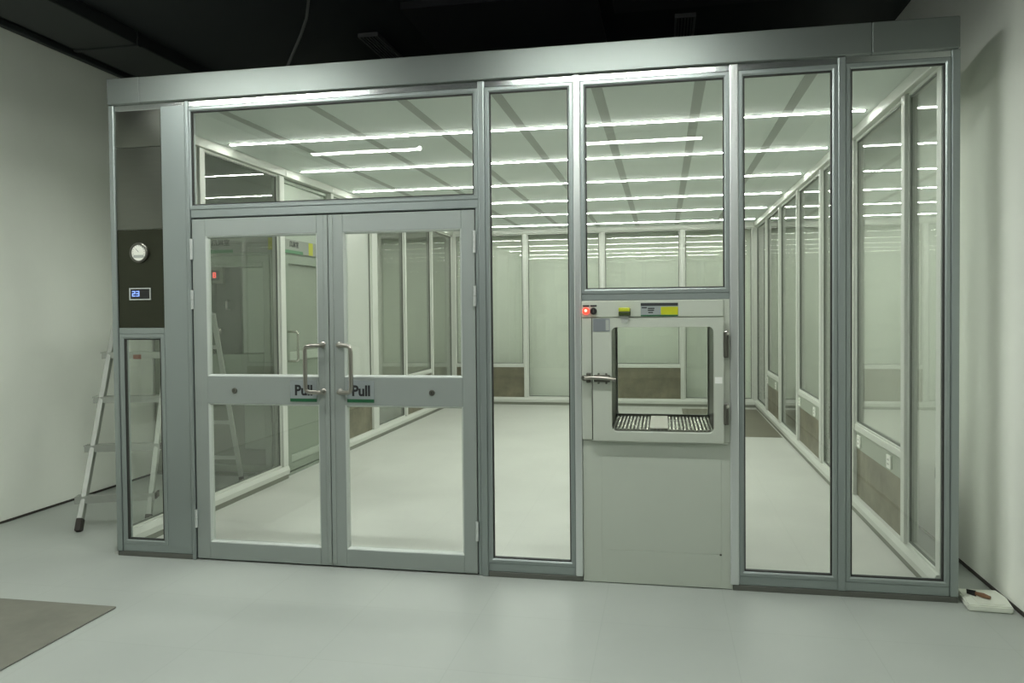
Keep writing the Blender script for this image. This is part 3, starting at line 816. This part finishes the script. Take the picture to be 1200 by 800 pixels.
# ------------------------------------------------------------------ step ladder
ld = thing('step_ladder', 'aluminium step ladder standing behind the small pane under the gauge panel', 'ladder', (-2.95, 1.1, 0))
FL = (Vector((-3.11, .41, 0)), Vector((-3.29, 1.08, 1.52)))    # front stile, far from the glass wall
FR = (Vector((-2.71, .60, 0)), Vector((-2.845, 1.12, 1.52)))
RR = (Vector((-2.79, 1.99, 0)), Vector((-2.80, 1.60, 1.50)))
RL = (Vector((-3.27, 1.93, 0)), Vector((-3.25, 1.56, 1.50)))
side = (FR[0] - FL[0]); side.z = 0; side.normalize()
lerp = lambda P, t: P[0] + (P[1] - P[0]) * t
ft = {}
for P in (FL, FR):
    s_ = obj('stile', beam(B(), lerp(P, .03), lerp(P, 1), .034, .068, side, .003), 'ladder', ld)
    obj('rubber_foot', beam(B(), P[0] + Vector((0, 0, .001)), lerp(P, .055), .040, .075, side, .006), 'rubber', s_)
for P in (RL, RR):
    s_ = obj('rear_leg', beam(B(), lerp(P, .03), lerp(P, 1), .036, .055, side, .003), 'ladder', ld)
    obj('rubber_foot', beam(B(), P[0] + Vector((0, 0, .001)), lerp(P, .05), .036, .060, side, .005), 'rubber', s_)
fwd = side.cross(Vector((0, 0, 1))); fwd.normalize()
for z in (.225, .56, .895, 1.215):
    t_ = z / 1.52
    a, b = lerp(FL, t_), lerp(FR, t_)
    d_ = (b - a).normalized()
    a2, b2 = a - d_ * .055, b + d_ * .03
    bm = B()
    # channel-shaped tread: flat top and two down-turned lips
    for off, wd, dz, th in ((0, .085, 0, .006), (.040, .006, -.021, .048), (-.040, .006, -.021, .048)):
        q = Vector((fwd.x, fwd.y, 0)) * off + Vector((0, 0, dz))
        beam(bm, a2 + q, b2 + q, wd, th, fwd)
    s_ = obj('step', bm, 'ladder', ld)
    beam_cap = beam(B(), b2 - d_ * .002, b2 + d_ * .012, .090, .046, fwd, .004)
    for v in beam_cap.verts: v.co.z -= .016
    obj('end_cap', beam_cap, 'rubber', s_)
a, b = lerp(FL, .80), lerp(FR, .80)
mid = a + (b - a) * .42 + Vector((0, 0, .0)) - Vector((fwd.x, fwd.y, 0)) * 0
bm = beam(B(), mid + Vector((fwd.x, fwd.y, 0)) * .0445 + Vector((0, 0, -.034)), mid + Vector((fwd.x, fwd.y, 0)) * .0445 + (b - a).normalized() * .06 + Vector((0, 0, -.034)), .003, .034, fwd)
obj('warning_sticker', bm, pbr('red_sticker', (.25, .06, .03), .5), ld, label='small red sticker on the top tread')
for z in (.24, .56, .90, 1.22):
    t_ = z / 1.5
    obj('brace', beam(B(), lerp(RL, t_), lerp(RR, t_), .020, .032, fwd, .003), 'ladder', ld)
pl = B()
c = [FL[1], FR[1], RR[1], RL[1]]
lo = [pl.verts.new(v + Vector((0, 0, -.02))) for v in c]; hi = [pl.verts.new(v + Vector((0, 0, .015))) for v in c]
pl.faces.new(lo); pl.faces.new(hi)
for q in range(4): pl.faces.new((lo[q], lo[(q + 1) % 4], hi[(q + 1) % 4], hi[q]))
obj('platform', pl, 'ladder', ld)

# ------------------------------------------------------------------ floor things
mt = B(); box(mt, -3.35, -1.88, -2.7, -.778, .0005, .010, bev=.004)
tag(obj('floor_mat', mt, 'mat'), 'grey rubber mat lying on the hall floor in front of the ladder side', 'floor mat')
fb = thing('foam_slab', 'off-white flat slab on the floor between the glass front and the hall wall', 'slab', (2.46, 0, 0))
bm = B()
pts = [(2.345, -.115), (2.545, -.125), (2.570, .02), (2.560, .12), (2.372, .12)]
lo = [bm.verts.new((x, y, .001)) for x, y in pts]; hi = [bm.verts.new((x, y, .034)) for x, y in pts]
bm.faces.new(lo); bm.faces.new(hi)
for q in range(5): bm.faces.new((lo[q], lo[(q + 1) % 5], hi[(q + 1) % 5], hi[q]))
bmesh.ops.bevel(bm, geom=list(bm.edges), offset=.006, segments=2, affect='EDGES')
obj('slab_body', bm, 'foam', fb)
obj('slab_lip', box(B(), 2.40, 2.52, -.10, .0, .034, .037, bev=.001), 'foam', fb)
tl = thing('scraper', 'small brown and black hand tool lying on the off-white slab', 'tool', (2.44, -.01, .037))
obj('handle', tube(B(), [(2.425, .01, .049), (2.448, -.018, .050), (2.470, -.045, .049)], [.009, .012, .008], 10), 'brown', tl, True)
obj('blade', beam(B(), (2.395, .045, .042), (2.425, .01, .047), .030, .004, (0, 0, 1)), 'black', tl)

# ------------------------------------------------------------------ world and view
w = bpy.data.worlds.new('world'); SC.world = w; w.use_nodes = True
w.node_tree.nodes['Background'].inputs[0].default_value = (0.05, 0.055, 0.05, 1)
w.node_tree.nodes['Background'].inputs[1].default_value = 0.1
SC.view_settings.view_transform = 'Standard'; SC.view_settings.look = 'None'
SC.view_settings.gamma = 1; SC.view_settings.exposure = 0; SC.view_settings.use_curve_mapping = False
SC.cycles.transparent_max_bounces = 40
SC.cycles.max_bounces = 12; SC.cycles.diffuse_bounces = 6; SC.cycles.glossy_bounces = 6
SC.cycles.caustics_reflective = False; SC.cycles.caustics_refractive = False
SC.cycles.sample_clamp_indirect = 25.0
